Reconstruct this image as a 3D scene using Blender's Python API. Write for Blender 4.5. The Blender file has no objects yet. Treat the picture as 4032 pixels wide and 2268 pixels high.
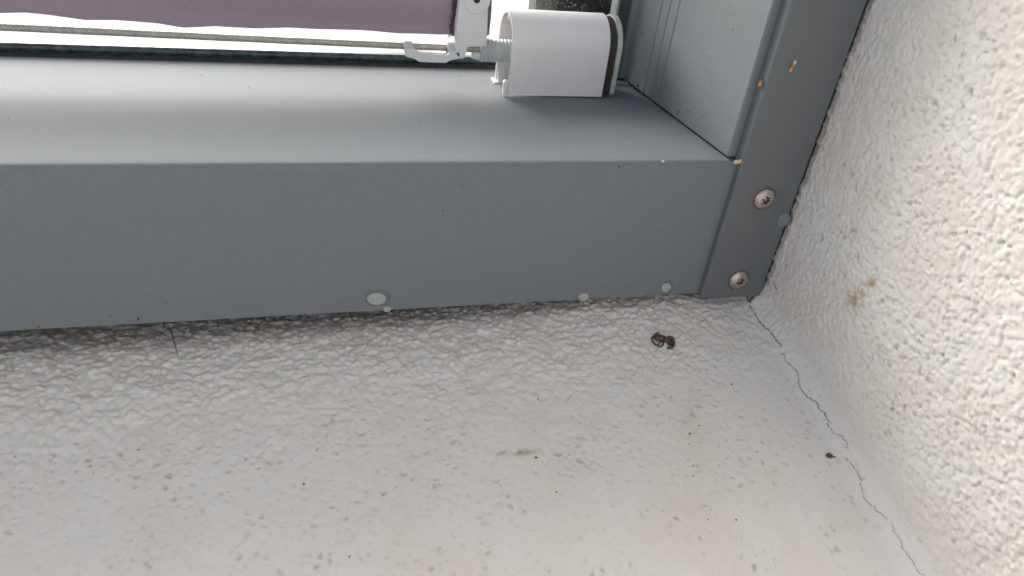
import bpy, bmesh, math, random
import numpy as np
from mathutils import Vector, Matrix

# All dimensions below are millimetres; MM turns them into metres.
# X runs along the window (right = +), Y goes out through the window, Z is up.
# Origin: lower left corner of the cover strip, on its front plane.
MM = 0.001
random.seed(7)
SC = bpy.context.scene
COL = SC.collection

# ------------------------------------------------------------ camera
cam_d = bpy.data.cameras.new('camera')
cam = bpy.data.objects.new('camera', cam_d)
COL.objects.link(cam)
VX = Vector((11184.0, -556.0, 2838.9)).normalized()
VD = Vector((-516.0, 4116.0, 2838.9)).normalized()
VY = VX.cross(VD)
if VY.z < 0:
    VY = -VY
right = Vector((VX.x, VY.x, -VD.x)).normalized()
down = Vector((VX.y, VY.y, -VD.y))
down = (down - right * down.dot(right)).normalized()
fwd = right.cross(down)
m = Matrix.Identity(4)
for i in range(3):
    m[i][0] = right[i]
    m[i][1] = -down[i]
    m[i][2] = -fwd[i]
    m[i][3] = (-149.8, -217.7, 164.6)[i] * MM
cam.matrix_world = m
cam_d.sensor_width = 36
cam_d.lens = 2838.9 / 4032 * 36
cam_d.clip_start = 0.01
cam_d.clip_end = 500
cam_d.dof.use_dof = True
cam_d.dof.focus_distance = 0.315
cam_d.dof.aperture_fstop = 18
SC.camera = cam

# ------------------------------------------------------------ sky, sun, exposure
SUN_ELEV = 25
SUN_AZ = -20          # degrees from +Y towards +X: behind the window, to the left
w = bpy.data.worlds.new('World')
SC.world = w
w.use_nodes = True
nt = w.node_tree
nt.nodes.clear()
o_ = nt.nodes.new('ShaderNodeOutputWorld')
bg = nt.nodes.new('ShaderNodeBackground')
sky = nt.nodes.new('ShaderNodeTexSky')
hs = nt.nodes.new('ShaderNodeHueSaturation')
sky.sky_type = 'NISHITA'
sky.sun_disc = False
sky.sun_elevation = math.radians(SUN_ELEV)
sky.sun_rotation = math.radians(SUN_AZ)
sky.air_density = 1.0
sky.dust_density = 4.0
sky.ozone_density = 1.0
hs.inputs['Saturation'].default_value = 0.45
bg.inputs['Strength'].default_value = 0.10
nt.links.new(sky.outputs[0], hs.inputs['Color'])
nt.links.new(hs.outputs[0], bg.inputs['Color'])
nt.links.new(bg.outputs[0], o_.inputs['Surface'])
sd = bpy.data.lights.new('sun', 'SUN')
sd.energy = 0.90
sd.angle = math.radians(44)
sd.color = (1.0, 0.985, 0.97)
sun = bpy.data.objects.new('sun', sd)
COL.objects.link(sun)
e_, a_ = math.radians(SUN_ELEV), math.radians(SUN_AZ)
sdir = Vector((math.sin(a_) * math.cos(e_), math.cos(a_) * math.cos(e_), math.sin(e_)))
sun.rotation_euler = sdir.to_track_quat('Z', 'Y').to_euler()
SC.view_settings.view_transform = 'Standard'
SC.view_settings.look = 'None'
SC.view_settings.exposure = 1.70
SC.view_settings.gamma = 1
SC.cycles.max_bounces = 8
SC.cycles.diffuse_bounces = 4

# ------------------------------------------------------------ materials
def mat(name, base=(.5, .5, .5), rough=.5, metal=0.0, var=0.0, vscale=900, bump=0.0, bscale=2500,
        spec=.5, coat=0.0, sss=0.0, detail=3, bdist=0.0001):
    m = bpy.data.materials.new(name)
    m.use_nodes = True
    n, l = m.node_tree.nodes, m.node_tree.links
    b = n['Principled BSDF']
    b.inputs['Base Color'].default_value = (*base, 1)
    b.inputs['Roughness'].default_value = rough
    b.inputs['Metallic'].default_value = metal
    b.inputs['Specular IOR Level'].default_value = spec
    b.inputs['Coat Weight'].default_value = coat
    if sss:
        b.inputs['Subsurface Weight'].default_value = sss
        b.inputs['Subsurface Scale'].default_value = 0.001
    tc = n.new('ShaderNodeTexCoord')
    if var:
        t = n.new('ShaderNodeTexNoise')
        t.inputs['Scale'].default_value = vscale
        t.inputs['Detail'].default_value = detail
        l.new(tc.outputs['Object'], t.inputs['Vector'])
        r = n.new('ShaderNodeMapRange')
        r.inputs['From Min'].default_value = .3
        r.inputs['From Max'].default_value = .7
        r.inputs['To Min'].default_value = 1 - var
        r.inputs['To Max'].default_value = 1 + var
        l.new(t.outputs['Fac'], r.inputs['Value'])
        x = n.new('ShaderNodeVectorMath')
        x.operation = 'SCALE'
        x.inputs[0].default_value = base
        l.new(r.outputs[0], x.inputs['Scale'])
        l.new(x.outputs[0], b.inputs['Base Color'])
    if bump:
        t2 = n.new('ShaderNodeTexNoise')
        t2.inputs['Scale'].default_value = bscale
        t2.inputs['Detail'].default_value = 2
        l.new(tc.outputs['Object'], t2.inputs['Vector'])
        bp = n.new('ShaderNodeBump')
        bp.inputs['Strength'].default_value = bump
        bp.inputs['Distance'].default_value = bdist
        l.new(t2.outputs['Fac'], bp.inputs['Height'])
        l.new(bp.outputs[0], b.inputs['Normal'])
    return m

M_GREY = mat('grey_powder_coat', (.180, .196, .205), .78, 0.10, var=.09, vscale=1800, bump=.7, bscale=1300, bdist=.00018)
M_STRIP = mat('grey_powder_coat_strip', (.143, .154, .158), .62, 0.16, var=.09, vscale=1800, bump=.6, bscale=1300, bdist=.00015)
M_WHITE = mat('white_plastic', (.83, .805, .79), .38, var=.02, vscale=300, bump=.1, bscale=900)
M_WHITE2 = mat('white_glossy_plastic', (.78, .78, .78), .3, var=.02, vscale=300)
def add_translucency(m, col, f):
    n, l = m.node_tree.nodes, m.node_tree.links
    tr = n.new('ShaderNodeBsdfTranslucent'); tr.inputs['Color'].default_value = (*col, 1)
    mx = n.new('ShaderNodeMixShader'); mx.inputs[0].default_value = f
    l.new(n['Principled BSDF'].outputs[0], mx.inputs[1]); l.new(tr.outputs[0], mx.inputs[2])
    l.new(mx.outputs[0], n['Material Output'].inputs['Surface'])
add_translucency(M_WHITE, (.85, .80, .76), .10)
add_translucency(M_WHITE2, (.9, .88, .86), .3)
M_ROD = mat('grey_white_threaded_plastic', (.47, .49, .49), .45, var=.1, vscale=800)
M_PLATE = mat('aged_white_zinc', (.50, .52, .48), .45, 0.3, var=.22, vscale=260)
M_BROWNGAP = mat('dark_brown_gap_shade', (.035, .026, .020), .7, var=.3, vscale=200)
M_STEEL = mat('stainless_steel_wire', (.62, .58, .51), .42, .9, var=.18, vscale=500)
def grooved(m):
    n, l = m.node_tree.nodes, m.node_tree.links
    at = n.new('ShaderNodeAttribute'); at.attribute_name = 'groove'
    b = n['Principled BSDF']
    src = b.inputs['Base Color'].links[0].from_socket
    mx = n.new('ShaderNodeMix'); mx.data_type = 'RGBA'; mx.inputs['B'].default_value = (.045, .035, .025, 1)
    l.new(at.outputs['Fac'], mx.inputs['Factor']); l.new(src, mx.inputs['A']); l.new(mx.outputs['Result'], b.inputs['Base Color'])
grooved(M_STEEL)
M_SCREW = mat('stainless_screw', (.50, .44, .40), .36, .9, var=.2, vscale=500, bump=.2, bscale=1500)
M_RECESS = mat('screw_recess_dark_brown', (.05, .03, .02), .8, var=.4, vscale=900)  # dark brown floor of the star recess
M_GASKET = mat('black_rubber_gasket', (.035, .036, .04), .45, var=.4, vscale=400, bump=.4, bscale=600)
M_SEAL = mat('dark_green_grey_seal', (.035, .055, .055), .22, var=.6, vscale=350, bump=.6, bscale=350, bdist=.0003)
M_DARKPOST = mat('dark_green_mossy_paint', (.010, .017, .010), .5, var=.9, vscale=170, bump=.6, bscale=260, bdist=.0006)
M_DIRT_SHADE = mat('black_dirt_and_shade', (.02, .016, .012), .8)
M_DIRTB = mat('brown_dirt', (.12, .050, .020), .7, var=.4, vscale=900)
M_ORANGE = mat('orange_brown_crumb', (.45, .20, .07), .6, var=.5, vscale=600)
M_PALE = mat('pale_cream_crumb', (.62, .50, .32), .6, var=.2, vscale=900)
M_DROP = mat('dried_pale_grey_paint', (.36, .37, .36), .35, bump=.2, bscale=1500)
M_DROPRIM = mat('grey_paint_smear', (.13, .136, .138), .3, var=.15, vscale=900)
M_DROPC = mat('clear_grey_glue', (.19, .20, .204), .18)
M_INSECT = mat('dry_brown_insect_shell', (.085, .050, .036), .38, var=.6, vscale=900, bump=.5, bscale=1200, bdist=.0002)
M_HAIR = mat('dark_hair', (.012, .010, .008), .4)
M_CRACK = mat('crack_dark_brown', (.045, .038, .028), .95)  # even dark brown of the main crack ribbons
M_CRACK2 = mat('thin_crack_brown', (.075, .062, .048), .95)
M_CRACKF = mat('fine_crack_tan', (.40, .36, .30), .95)
M_GROUND = mat('pale_concrete_paving', (.62, .61, .58), .9, var=.08, vscale=2)
M_RENDER = mat('plain_render', (.62, .60, .56), .9, var=.05, vscale=40)

def fabric_material():
    m = bpy.data.materials.new('mauve_blind_fabric')
    m.use_nodes = True
    n, l = m.node_tree.nodes, m.node_tree.links
    b = n['Principled BSDF']
    b.inputs['Roughness'].default_value = .85
    b.inputs['Specular IOR Level'].default_value = .2
    tc = n.new('ShaderNodeTexCoord')
    mp = n.new('ShaderNodeMapping')
    mp.inputs['Scale'].default_value = (1, 1, .5)
    l.new(tc.outputs['Object'], mp.inputs['Vector'])
    t = n.new('ShaderNodeTexNoise')
    t.inputs['Scale'].default_value = 2200
    l.new(mp.outputs[0], t.inputs['Vector'])
    r = n.new('ShaderNodeMapRange')
    r.inputs['To Min'].default_value = .75
    r.inputs['To Max'].default_value = 1.25
    l.new(t.outputs['Fac'], r.inputs['Value'])
    x = n.new('ShaderNodeVectorMath'); x.operation = 'SCALE'
    x.inputs[0].default_value = (.38, .30, .345)
    l.new(r.outputs[0], x.inputs['Scale'])
    l.new(x.outputs[0], b.inputs['Base Color'])
    bp = n.new('ShaderNodeBump')
    bp.inputs['Strength'].default_value = .4
    bp.inputs['Distance'].default_value = .0001
    l.new(t.outputs['Fac'], bp.inputs['Height'])
    l.new(bp.outputs[0], b.inputs['Normal'])
    tr = n.new('ShaderNodeBsdfTranslucent')
    tr.inputs['Color'].default_value = (.20, .14, .16, 1)
    mx = n.new('ShaderNodeMixShader')
    mx.inputs[0].default_value = .12
    out = n['Material Output']
    l.new(b.outputs[0], mx.inputs[1]); l.new(tr.outputs[0], mx.inputs[2])
    l.new(mx.outputs[0], out.inputs['Surface'])
    return m
M_FABRIC = fabric_material()
M_FRAY = mat('frayed_fabric_edge', (.12, .085, .09), .95, var=.6, vscale=900, bump=.8, bscale=1500, bdist=.0003)

def glass_material():
    m = bpy.data.materials.new('clear_window_glass')
    m.use_nodes = True
    n, l = m.node_tree.nodes, m.node_tree.links
    n.clear()
    out = n.new('ShaderNodeOutputMaterial')
    tr = n.new('ShaderNodeBsdfTransparent'); tr.inputs[0].default_value = (.97, .98, .98, 1)
    gl = n.new('ShaderNodeBsdfGlossy'); gl.inputs['Roughness'].default_value = .02
    lw = n.new('ShaderNodeLayerWeight')
    pw = n.new('ShaderNodeMath'); pw.operation = 'POWER'; pw.inputs[1].default_value = 5
    fr = n.new('ShaderNodeMath'); fr.operation = 'MULTIPLY_ADD'; fr.inputs[1].default_value = .9; fr.inputs[2].default_value = .04
    l.new(lw.outputs['Facing'], pw.inputs[0]); l.new(pw.outputs[0], fr.inputs[0])
    mx = n.new('ShaderNodeMixShader')
    l.new(fr.outputs[0], mx.inputs[0]); l.new(tr.outputs[0], mx.inputs[1]); l.new(gl.outputs[0], mx.inputs[2])
    l.new(mx.outputs[0], out.inputs['Surface'])
    return m
M_GLASS = glass_material()
M_WATER = mat('water_drop', (.8, .85, .83), .03)
M_WATER.node_tree.nodes['Principled BSDF'].inputs['Transmission Weight'].default_value = 1.0
M_WATER.node_tree.nodes['Principled BSDF'].inputs['IOR'].default_value = 1.33

def plaster_material(name, base):
    m = bpy.data.materials.new(name)
    m.use_nodes = True
    n, l = m.node_tree.nodes, m.node_tree.links
    b = n['Principled BSDF']
    b.inputs['Roughness'].default_value = .62
    b.inputs['Specular IOR Level'].default_value = .35
    tc = n.new('ShaderNodeTexCoord')
    at = n.new('ShaderNodeAttribute'); at.attribute_name = 'stain'
    t = n.new('ShaderNodeTexNoise'); t.inputs['Scale'].default_value = 35; t.inputs['Detail'].default_value = 3
    l.new(tc.outputs['Object'], t.inputs['Vector'])
    c1 = n.new('ShaderNodeMix'); c1.data_type = 'RGBA'
    c1.inputs['A'].default_value = (*base, 1)
    c1.inputs['B'].default_value = (base[0] * .985, base[1] * .945, base[2] * .93, 1)
    r = n.new('ShaderNodeMapRange'); r.inputs['From Min'].default_value = .4; r.inputs['From Max'].default_value = .65
    l.new(t.outputs['Fac'], r.inputs['Value']); l.new(r.outputs[0], c1.inputs['Factor'])
    c2 = n.new('ShaderNodeMix'); c2.data_type = 'RGBA'
    c2.inputs['B'].default_value = (.42, .31, .20, 1)
    l.new(c1.outputs['Result'], c2.inputs['A'])
    l.new(at.outputs['Fac'], c2.inputs['Factor'])
    ag = n.new('ShaderNodeAttribute'); ag.attribute_name = 'pit_tone'  # mask for a darker grey-brown tone inside the pits
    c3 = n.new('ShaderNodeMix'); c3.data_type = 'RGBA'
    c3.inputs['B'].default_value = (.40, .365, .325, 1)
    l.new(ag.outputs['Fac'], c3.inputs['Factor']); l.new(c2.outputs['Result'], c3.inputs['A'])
    l.new(c3.outputs['Result'], b.inputs['Base Color'])
    t2 = n.new('ShaderNodeTexNoise'); t2.inputs['Scale'].default_value = 900; t2.inputs['Detail'].default_value = 3
    l.new(tc.outputs['Object'], t2.inputs['Vector'])
    bp = n.new('ShaderNodeBump'); bp.inputs['Strength'].default_value = .35; bp.inputs['Distance'].default_value = .00015
    l.new(t2.outputs['Fac'], bp.inputs['Height']); l.new(bp.outputs[0], b.inputs['Normal'])
    return m
M_PLASTER = plaster_material('white_painted_plaster', (.735, .697, .64))

# ------------------------------------------------------------ helpers
def tag(o, label=None, cat=None, group=None, kind=None):
    for k, v in (('label', label), ('category', cat), ('group', group), ('kind', kind)):
        if v:
            o[k] = v
    return o

def link_mesh(name, me, mtl, parent=None, base=(0, 0, 0)):
    """me holds millimetre world coordinates; stored in metres relative to base / the parent."""
    b = Vector(base) if parent is None else Vector(parent['_b'] if '_b' in parent else (0, 0, 0))
    n = len(me.vertices)
    co = np.empty(n * 3, dtype=np.float32)
    me.vertices.foreach_get('co', co)
    co = (co.reshape(-1, 3) - np.array(b, dtype=np.float32)) * MM
    me.vertices.foreach_set('co', co.ravel())
    me.name = name
    me.materials.append(mtl)
    o = bpy.data.objects.new(name, me)
    COL.objects.link(o)
    if parent is None:
        o.location = b * MM
    else:
        o.parent = parent
    bases[o.name] = b
    me.update()
    return o
bases = {}

def obj(name, bm, mtl, parent=None, base=(0, 0, 0), smooth=35):
    me = bpy.data.meshes.new(name)
    bmesh.ops.recalc_face_normals(bm, faces=bm.faces)
    bm.to_mesh(me)
    bm.free()
    b = Vector(base) if parent is None else bases[parent.name]
    for v in me.vertices:
        v.co = (v.co - b) * MM
    me.materials.append(mtl)
    if smooth:
        for p in me.polygons:
            p.use_smooth = True
        me.set_sharp_from_angle(angle=math.radians(smooth))
    o = bpy.data.objects.new(name, me)
    COL.objects.link(o)
    if parent is None:
        o.location = b * MM
    else:
        o.parent = parent
    bases[o.name] = b
    return o

def empty(name, base):
    o = bpy.data.objects.new(name, None)
    o.empty_display_size = .02
    COL.objects.link(o)
    o.location = Vector(base) * MM
    bases[o.name] = Vector(base)
    return o

def prism(pts, fn0, fn1, bm=None, bevel=0, segs=2, cap=True):
    """pts: 2D outline; fn0/fn1 turn an outline point into the 3D point of each end."""
    bm = bm or bmesh.new()
    a = [bm.verts.new(fn0(*p)) for p in pts]
    b = [bm.verts.new(fn1(*p)) for p in pts]
    fs = []
    n = len(pts)
    for i in range(n):
        fs.append(bm.faces.new((a[i], a[(i + 1) % n], b[(i + 1) % n], b[i])))
    if cap:
        fs.append(bm.faces.new(a)); fs.append(bm.faces.new(b[::-1]))
    if bevel:
        es = list({e for f in fs for e in f.edges})
        bmesh.ops.bevel(bm, geom=es, offset=bevel, segments=segs, affect='EDGES', clamp_overlap=True)
    return bm

def box(x0, x1, y0, y1, z0, z1, bevel=0, bm=None, segs=2):
    return prism([(x0, y0), (x1, y0), (x1, y1), (x0, y1)], lambda x, y: (x, y, z0), lambda x, y: (x, y, z1), bm, bevel, segs)

def tube(path, rad, bm=None, n=10, cap=True):
    bm = bm or bmesh.new()
    P = [Vector(p) for p in path]
    rads = rad if isinstance(rad, (list, tuple)) else [rad] * len(P)
    rings = []
    up = Vector((0.13, 0.2, 1)).normalized()
    for i, p in enumerate(P):
        d = (P[min(i + 1, len(P) - 1)] - P[max(i - 1, 0)]).normalized()
        u = d.cross(up).normalized() if d.cross(up).length > .05 else d.cross(Vector((1, 0, 0))).normalized()
        v = d.cross(u)
        rings.append([bm.verts.new(p + (u * math.cos(2 * math.pi * k / n) + v * math.sin(2 * math.pi * k / n)) * rads[i]) for k in range(n)])
    for a, b in zip(rings, rings[1:]):
        for k in range(n):
            bm.faces.new((a[k], a[(k + 1) % n], b[(k + 1) % n], b[k]))
    if cap:
        bm.faces.new(rings[0]); bm.faces.new(rings[-1][::-1])
    return bm

def blob(c, rx, ry, rz, bm=None, sub=3, rough=0.0, rot=0.0, seed=0):
    bm = bm or bmesh.new()
    r = random.Random(seed)
    res = bmesh.ops.create_icosphere(bm, subdivisions=sub, radius=1)
    ph = [r.uniform(0, 6) for _ in range(6)]
    for v in res['verts']:
        q = v.co.copy()
        k = 1 + rough * (math.sin(3 * q.x + ph[0]) * math.sin(4 * q.y + ph[1]) + .6 * math.sin(7 * q.z + ph[2]) * math.sin(6 * q.x + ph[3]))
        q = Vector((q.x * rx * k, q.y * ry * k, q.z * rz * k))
        q.rotate(Matrix.Rotation(rot, 3, 'Z'))
        v.co = q + Vector(c)
    return bm

def catmull(P, k=6):
    P = [Vector(p) for p in P]
    Q = [P[0] * 2 - P[1]] + P + [P[-1] * 2 - P[-2]]
    out = []
    for i in range(1, len(Q) - 2):
        for j in range(k):
            t = j / k
            a, b, c, d = Q[i - 1], Q[i], Q[i + 1], Q[i + 2]
            out.append(.5 * ((2 * b) + (-a + c) * t + (2 * a - 5 * b + 4 * c - d) * t * t + (-a + 3 * b - 3 * c + d) * t ** 3))
    out.append(P[-1])
    return out

# ------------------------------------------------------------ numpy noise
def _h(ix, iy, seed):
    n = (ix.astype(np.int64) * 374761393 + iy.astype(np.int64) * 668265263 + seed * 1274126177) & 0xffffffff
    n = ((n ^ (n >> 13)) * 1274126177) & 0xffffffff
    n = (n ^ (n >> 16)) & 0xffffffff
    return n / 4294967295.0

def vnoise(x, y, seed=0):
    ix, iy = np.floor(x), np.floor(y)
    fx, fy = x - ix, y - iy
    fx = fx * fx * fx * (fx * (fx * 6 - 15) + 10)
    fy = fy * fy * fy * (fy * (fy * 6 - 15) + 10)
    a, b = _h(ix, iy, seed), _h(ix + 1, iy, seed)
    c, d = _h(ix, iy + 1, seed), _h(ix + 1, iy + 1, seed)
    return (a + (b - a) * fx) * (1 - fy) + (c + (d - c) * fx) * fy - .5

def fbm(x, y, seed, o=3):
    s, amp = 0, 1
    for i in range(o):
        s = s + amp * vnoise(x * 2 ** i + 17 * i, y * 2 ** i - 9 * i, seed + i)
        amp *= .5
    return s

def grains(x, y, size, seed, prob=1.0, rmin=.45, rmax=.95):
    """highest of randomly sized domes scattered one per cell"""
    x, y = x / size, y / size
    ix, iy = np.floor(x), np.floor(y)
    best = np.zeros_like(x)
    for dx in (-1, 0, 1):
        for dy in (-1, 0, 1):
            cx, cy = ix + dx, iy + dy
            px, py = cx + _h(cx, cy, seed), cy + _h(cx, cy, seed + 1)
            r = rmin + (rmax - rmin) * _h(cx, cy, seed + 2)
            hh = .45 + .55 * _h(cx, cy, seed + 4)
            on = _h(cx, cy, seed + 3) < prob
            d2 = ((x - px) ** 2 + (y - py) ** 2) / (r * r)
            k = np.clip(1 - d2, 0, 1)
            k = k * k * (3 - 2 * k) * hh
            best = np.maximum(best, np.where(on, k, 0))
    return best

def sstep(a, b, x):
    t = np.clip((x - a) / (b - a), 0, 1)
    return t * t * (3 - 2 * t)

# ------------------------------------------------------------ plaster corner: ledge, rounded corner, side wall
TILT = .022                          # the ledge also falls a little towards the left
RF, XW, SL = 9.0, 29.8, .2           # fillet radius, wall plane, slope of the ledge
S_ARC = RF * math.pi / 2
TH_SEAM = math.radians(33)
S_SEAM = RF * TH_SEAM                # the seam with the crack

CR = [
 [(24.6, 2.4), (24.3, -0.7), (24.6, -1.8), (23.7, -2.8), (23.8, -5.1), (24.0, -8.6), (24.0, -11.5), (24.6, -15.1), (25.5, -16.7), (25.8, -20.7), (26.5, -26.2)],
 [(25.5, -28.2), (25.6, -31.1), (25.3, -33.1), (26.3, -37.2), (26.5, -39.8), (25.8, -42.2), (24.9, -44.6), (25.1, -47.5), (25.7, -50.3), (27.0, -53.6), (26.8, -56.6), (27.4, -59.0), (27.2, -61.0), (27.4, -62.8)],
 [(26.4, -62.1), (26.5, -64.0), (26.7, -66.7), (27.7, -68.6), (28.2, -69.8), (28.2, -72.4), (27.7, -74.4)],
 [(26.1, -76.2), (26.6, -78.3), (26.9, -81.8), (26.8, -85.3), (25.8, -87.3), (25.6, -89.5), (25.0, -90.3), (25.3, -93.1), (26.4, -95.3), (26.3, -96.7), (27.4, -100.7)],
 [(27.7, -102.1), (27.5, -104.7), (27.5, -108.2), (27.1, -109.6), (27.4, -112.9), (27.5, -116.0), (27.2, -117.4), (28.0, -119.5), (27.6, -126), (28.1, -134), (27.5, -145)]]
CRW = [.40, .26, .20, .20, .16]

def s_of_x(x):
    """section arc length of a ledge / fillet point from its X"""
    x = np.asarray(x, float)
    t = np.clip((x - (XW - RF)) / RF, 0, .9999)
    return np.where(x < XW - RF, x - (XW - RF), RF * np.arcsin(t))

def section(s):
    """arc length -> X, height above the ledge plane, normal X, normal Z"""
    th = np.clip(s / RF, 0, math.pi / 2)
    x = XW - RF + RF * np.sin(th) + np.minimum(s, 0)
    h = RF * (1 - np.cos(th)) + np.maximum(s - S_ARC, 0)
    return x, h, -np.sin(th), np.cos(th)

def relief(s, y):
    """plaster relief in mm and stain mask (0..1)"""
    wall = sstep(S_SEAM - 1, S_ARC + 10, s)
    wx = s + 1.6 * vnoise(s / 5, y / 5, 71)
    wy = y + 1.6 * vnoise(s / 5 + 40, y / 5, 72)
    wx = wx + .7 * vnoise(s / 1.1, y / 1.1, 73)
    wy = wy + .7 * vnoise(s / 1.1 + 9, y / 1.1, 74)
    g1 = grains(wx, wy, 2.3, 11, .95)
    g2 = grains(wx, wy, 1.4, 21, .8)
    n1 = fbm(wx / 1.1, wy / 1.1, 5, 2)
    n6 = fbm(s / 7, y / 7, 9, 2)
    n14 = fbm(s / 15, y / 15, 19, 2)
    pit = grains(wx, wy, 3.8, 31, .55, .16, .36)
    pit2 = grains(wx, wy, 2.0, 41, .50, .24, .50)
    # side wall: coarse, lumpy, with open pits; smoother against the frame
    hw = .52 * g1 + .20 * g2 + .36 * n1 + .50 * n6 - .52 * pit2 - .34 * pit
    aw = .20 + .66 * sstep(-10, -34, y + 8 * vnoise(s / 16, y / 16, 77) + .06 * (s - 20))
    aw = aw * (.40 + .60 * sstep(S_ARC - 2, S_ARC + 22, s))
    fine = .34 * fbm(s / 2.6, y / 1.1, 29, 3) + .24 * g2 + .3 * n6
    # ledge: popcorn lumps under the frame, brushed smooth with round pits further out
    wl = grains(wx, wy, 2.9, 51, .95, .42, .74)
    wl2 = grains(wx, wy, 1.5, 55, .9, .42, .72)
    wl3 = grains(wx, wy, 6.5, 57, .8)
    hl_r = .85 * wl + .30 * wl2 + .60 * wl3 + .22 * n1 + .6 * n6
    pitl = grains(wx, wy, 4.0, 61, .50, .12, .29)
    patch = .35 + .65 * sstep(-.15, .25, n14)
    hl_s = .12 * wl + .09 * n1 + .34 * n6 - (.80 * pitl + .40 * pit2) * patch
    k = sstep(-54, -10, y + 12 * vnoise(s / 22, y / 22, 78))
    k = k ** 1.2
    hl = hl_r * k + hl_s * (1 - k)
    fade = 1 - .62 * sstep(-34, -4, s) * (1 - .45 * k)       # calmer near the corner
    hl = hl * fade
    h = hl * (1 - wall) + (hw * aw + fine * (1 - aw)) * wall
    h = h - wall * sstep(-2.6, -.4, y) * np.clip(.75 + 1.6 * vnoise(s / 2.2, y * 0, 88) + .8 * vnoise(s / .9, y * 0, 89), 0, 2)
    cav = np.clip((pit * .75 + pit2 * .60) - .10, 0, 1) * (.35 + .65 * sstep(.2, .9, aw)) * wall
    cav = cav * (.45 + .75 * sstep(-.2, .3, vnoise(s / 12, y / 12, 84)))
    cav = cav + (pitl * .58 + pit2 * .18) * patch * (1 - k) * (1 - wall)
    # groove along the crack
    near = (np.abs(s - S_SEAM) < 8) & (y > -150) & (y < 6)
    if near.any():
        sn, yn = s[near], y[near]
        dmin = np.full(sn.shape, 9.0)
        for strand in CR:
            for (xa, ya), (xb, yb) in zip(strand, strand[1:]):
                sa, sb = float(s_of_x(xa)), float(s_of_x(xb))
                vx, vy = sb - sa, yb - ya
                t = np.clip(((sn - sa) * vx + (yn - ya) * vy) / (vx * vx + vy * vy), 0, 1)
                dmin = np.minimum(dmin, np.hypot(sn - sa - t * vx, yn - ya - t * vy))
        g = h[near]
        g = g - .30 * np.exp(-(dmin / .5) ** 2) + .10 * np.exp(-((dmin - 1.2) / .6) ** 2)
        h[near] = g
    # tan dirt held in pits of the wall, brown smears where the photo has them
    st = .40 * np.clip(pit * 1.4 - .35, 0, 1) * wall * sstep(.05, .25, vnoise(s / 25, y / 25, 81) + .05)
    def smear(s0, y0, rs, ry, a, seed):
        q = ((s - s0) / rs) ** 2 + ((y - y0) / ry) ** 2
        return .8 * a * np.exp(-q) * sstep(-.25, .25, fbm(s / 1.3, y / 1.3, seed, 3) + .15) * 1.3
    sw = lambda z, y0: S_ARC + (z - (-5 + SL * y0)) - RF
    st = st + smear(sw(29, -47), -47, 3.4, 3.4, 1.0, 90) + smear(sw(40, -51), -51, 2.2, 1.6, 1.1, 91)
    st = st + smear(sw(34, -49), -49, 5, 2.2, .7, 95)
    for x0, y0, a in ((-97.2, -57.2, .6), (-91.5, -57.9, 1.0), (-87, -58.2, .6)):
        st = st + smear(x0 - (XW - RF), y0, 3.2, 1.0, a, 92)
    st = st + smear(-27.2 - (XW - RF), -53.9, 3, 1.2, .4, 93) + smear(-23.5 - (XW - RF), -51.5, 1.6, 1.8, .55, 94)
    return h, np.clip(st, 0, 1), np.clip(cav, 0, 1)

def roll(x, y):
    """the ledge dips as it runs in under the frame, more so on the left"""
    f = .30 + .70 * sstep(20, -140, x)
    q = np.clip(y + 24, 0, 34)
    return -(.0058 * q * q + .4 * np.maximum(0, y - 10)) * f * sstep(27, 12, x)

def surf(s, y, lift=0.0):
    s, y = np.asarray(s, float), np.asarray(y, float)
    x, hh, nx, nz = section(s)
    d, st, cv = relief(s.copy(), y.copy())
    d = d + lift
    return x + nx * d, y, -5 + SL * y + hh + nz * d + roll(x, y) + TILT * np.minimum(x, 0) * (x > -320) + TILT * -320 * (x <= -320), (st, cv)

def axis(parts):
    out = [parts[0][0]]
    for a, b, step in parts:
        n = max(1, int(round(abs(b - a) / step)))
        out += [a + (b - a) * i / n for i in range(1, n + 1)]
    return np.array(out)

def sheet(name, ss, yy):
    S, Y = np.meshgrid(ss, yy, indexing='ij')
    x, y, z, st = surf(S.ravel(), Y.ravel())
    ns, ny = len(ss), len(yy)
    idx = np.arange(ns * ny).reshape(ns, ny)
    q = np.stack([idx[:-1, :-1], idx[1:, :-1], idx[1:, 1:], idx[:-1, 1:]], -1).reshape(-1, 4)
    me = bpy.data.meshes.new(name)
    me.vertices.add(ns * ny)
    me.vertices.foreach_set('co', (np.stack([x, y, z], -1) * MM).astype(np.float32).ravel())
    me.loops.add(q.size)
    me.loops.foreach_set('vertex_index', q.ravel().astype(np.int32))
    me.polygons.add(len(q))
    me.polygons.foreach_set('loop_start', (np.arange(len(q)) * 4).astype(np.int32))
    me.polygons.foreach_set('loop_total', np.full(len(q), 4, dtype=np.int32))
    me.polygons.foreach_set('use_smooth', np.ones(len(q), dtype=bool))
    me.update(calc_edges=True)
    a = me.attributes.new('stain', 'FLOAT', 'POINT')
    a.data.foreach_set('value', st[0].astype(np.float32))
    a = me.attributes.new('pit_tone', 'FLOAT', 'POINT')
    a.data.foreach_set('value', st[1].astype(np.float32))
    me.validate()
    # orientation: normals towards the open side
    if me.polygons[0].normal.z < -.1 or me.polygons[0].normal.x > .5:
        me.flip_normals()
    me.materials.append(M_PLASTER)
    o = bpy.data.objects.new(name, me)
    COL.objects.link(o)
    bases[o.name] = Vector((0, 0, 0))
    return o

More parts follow.
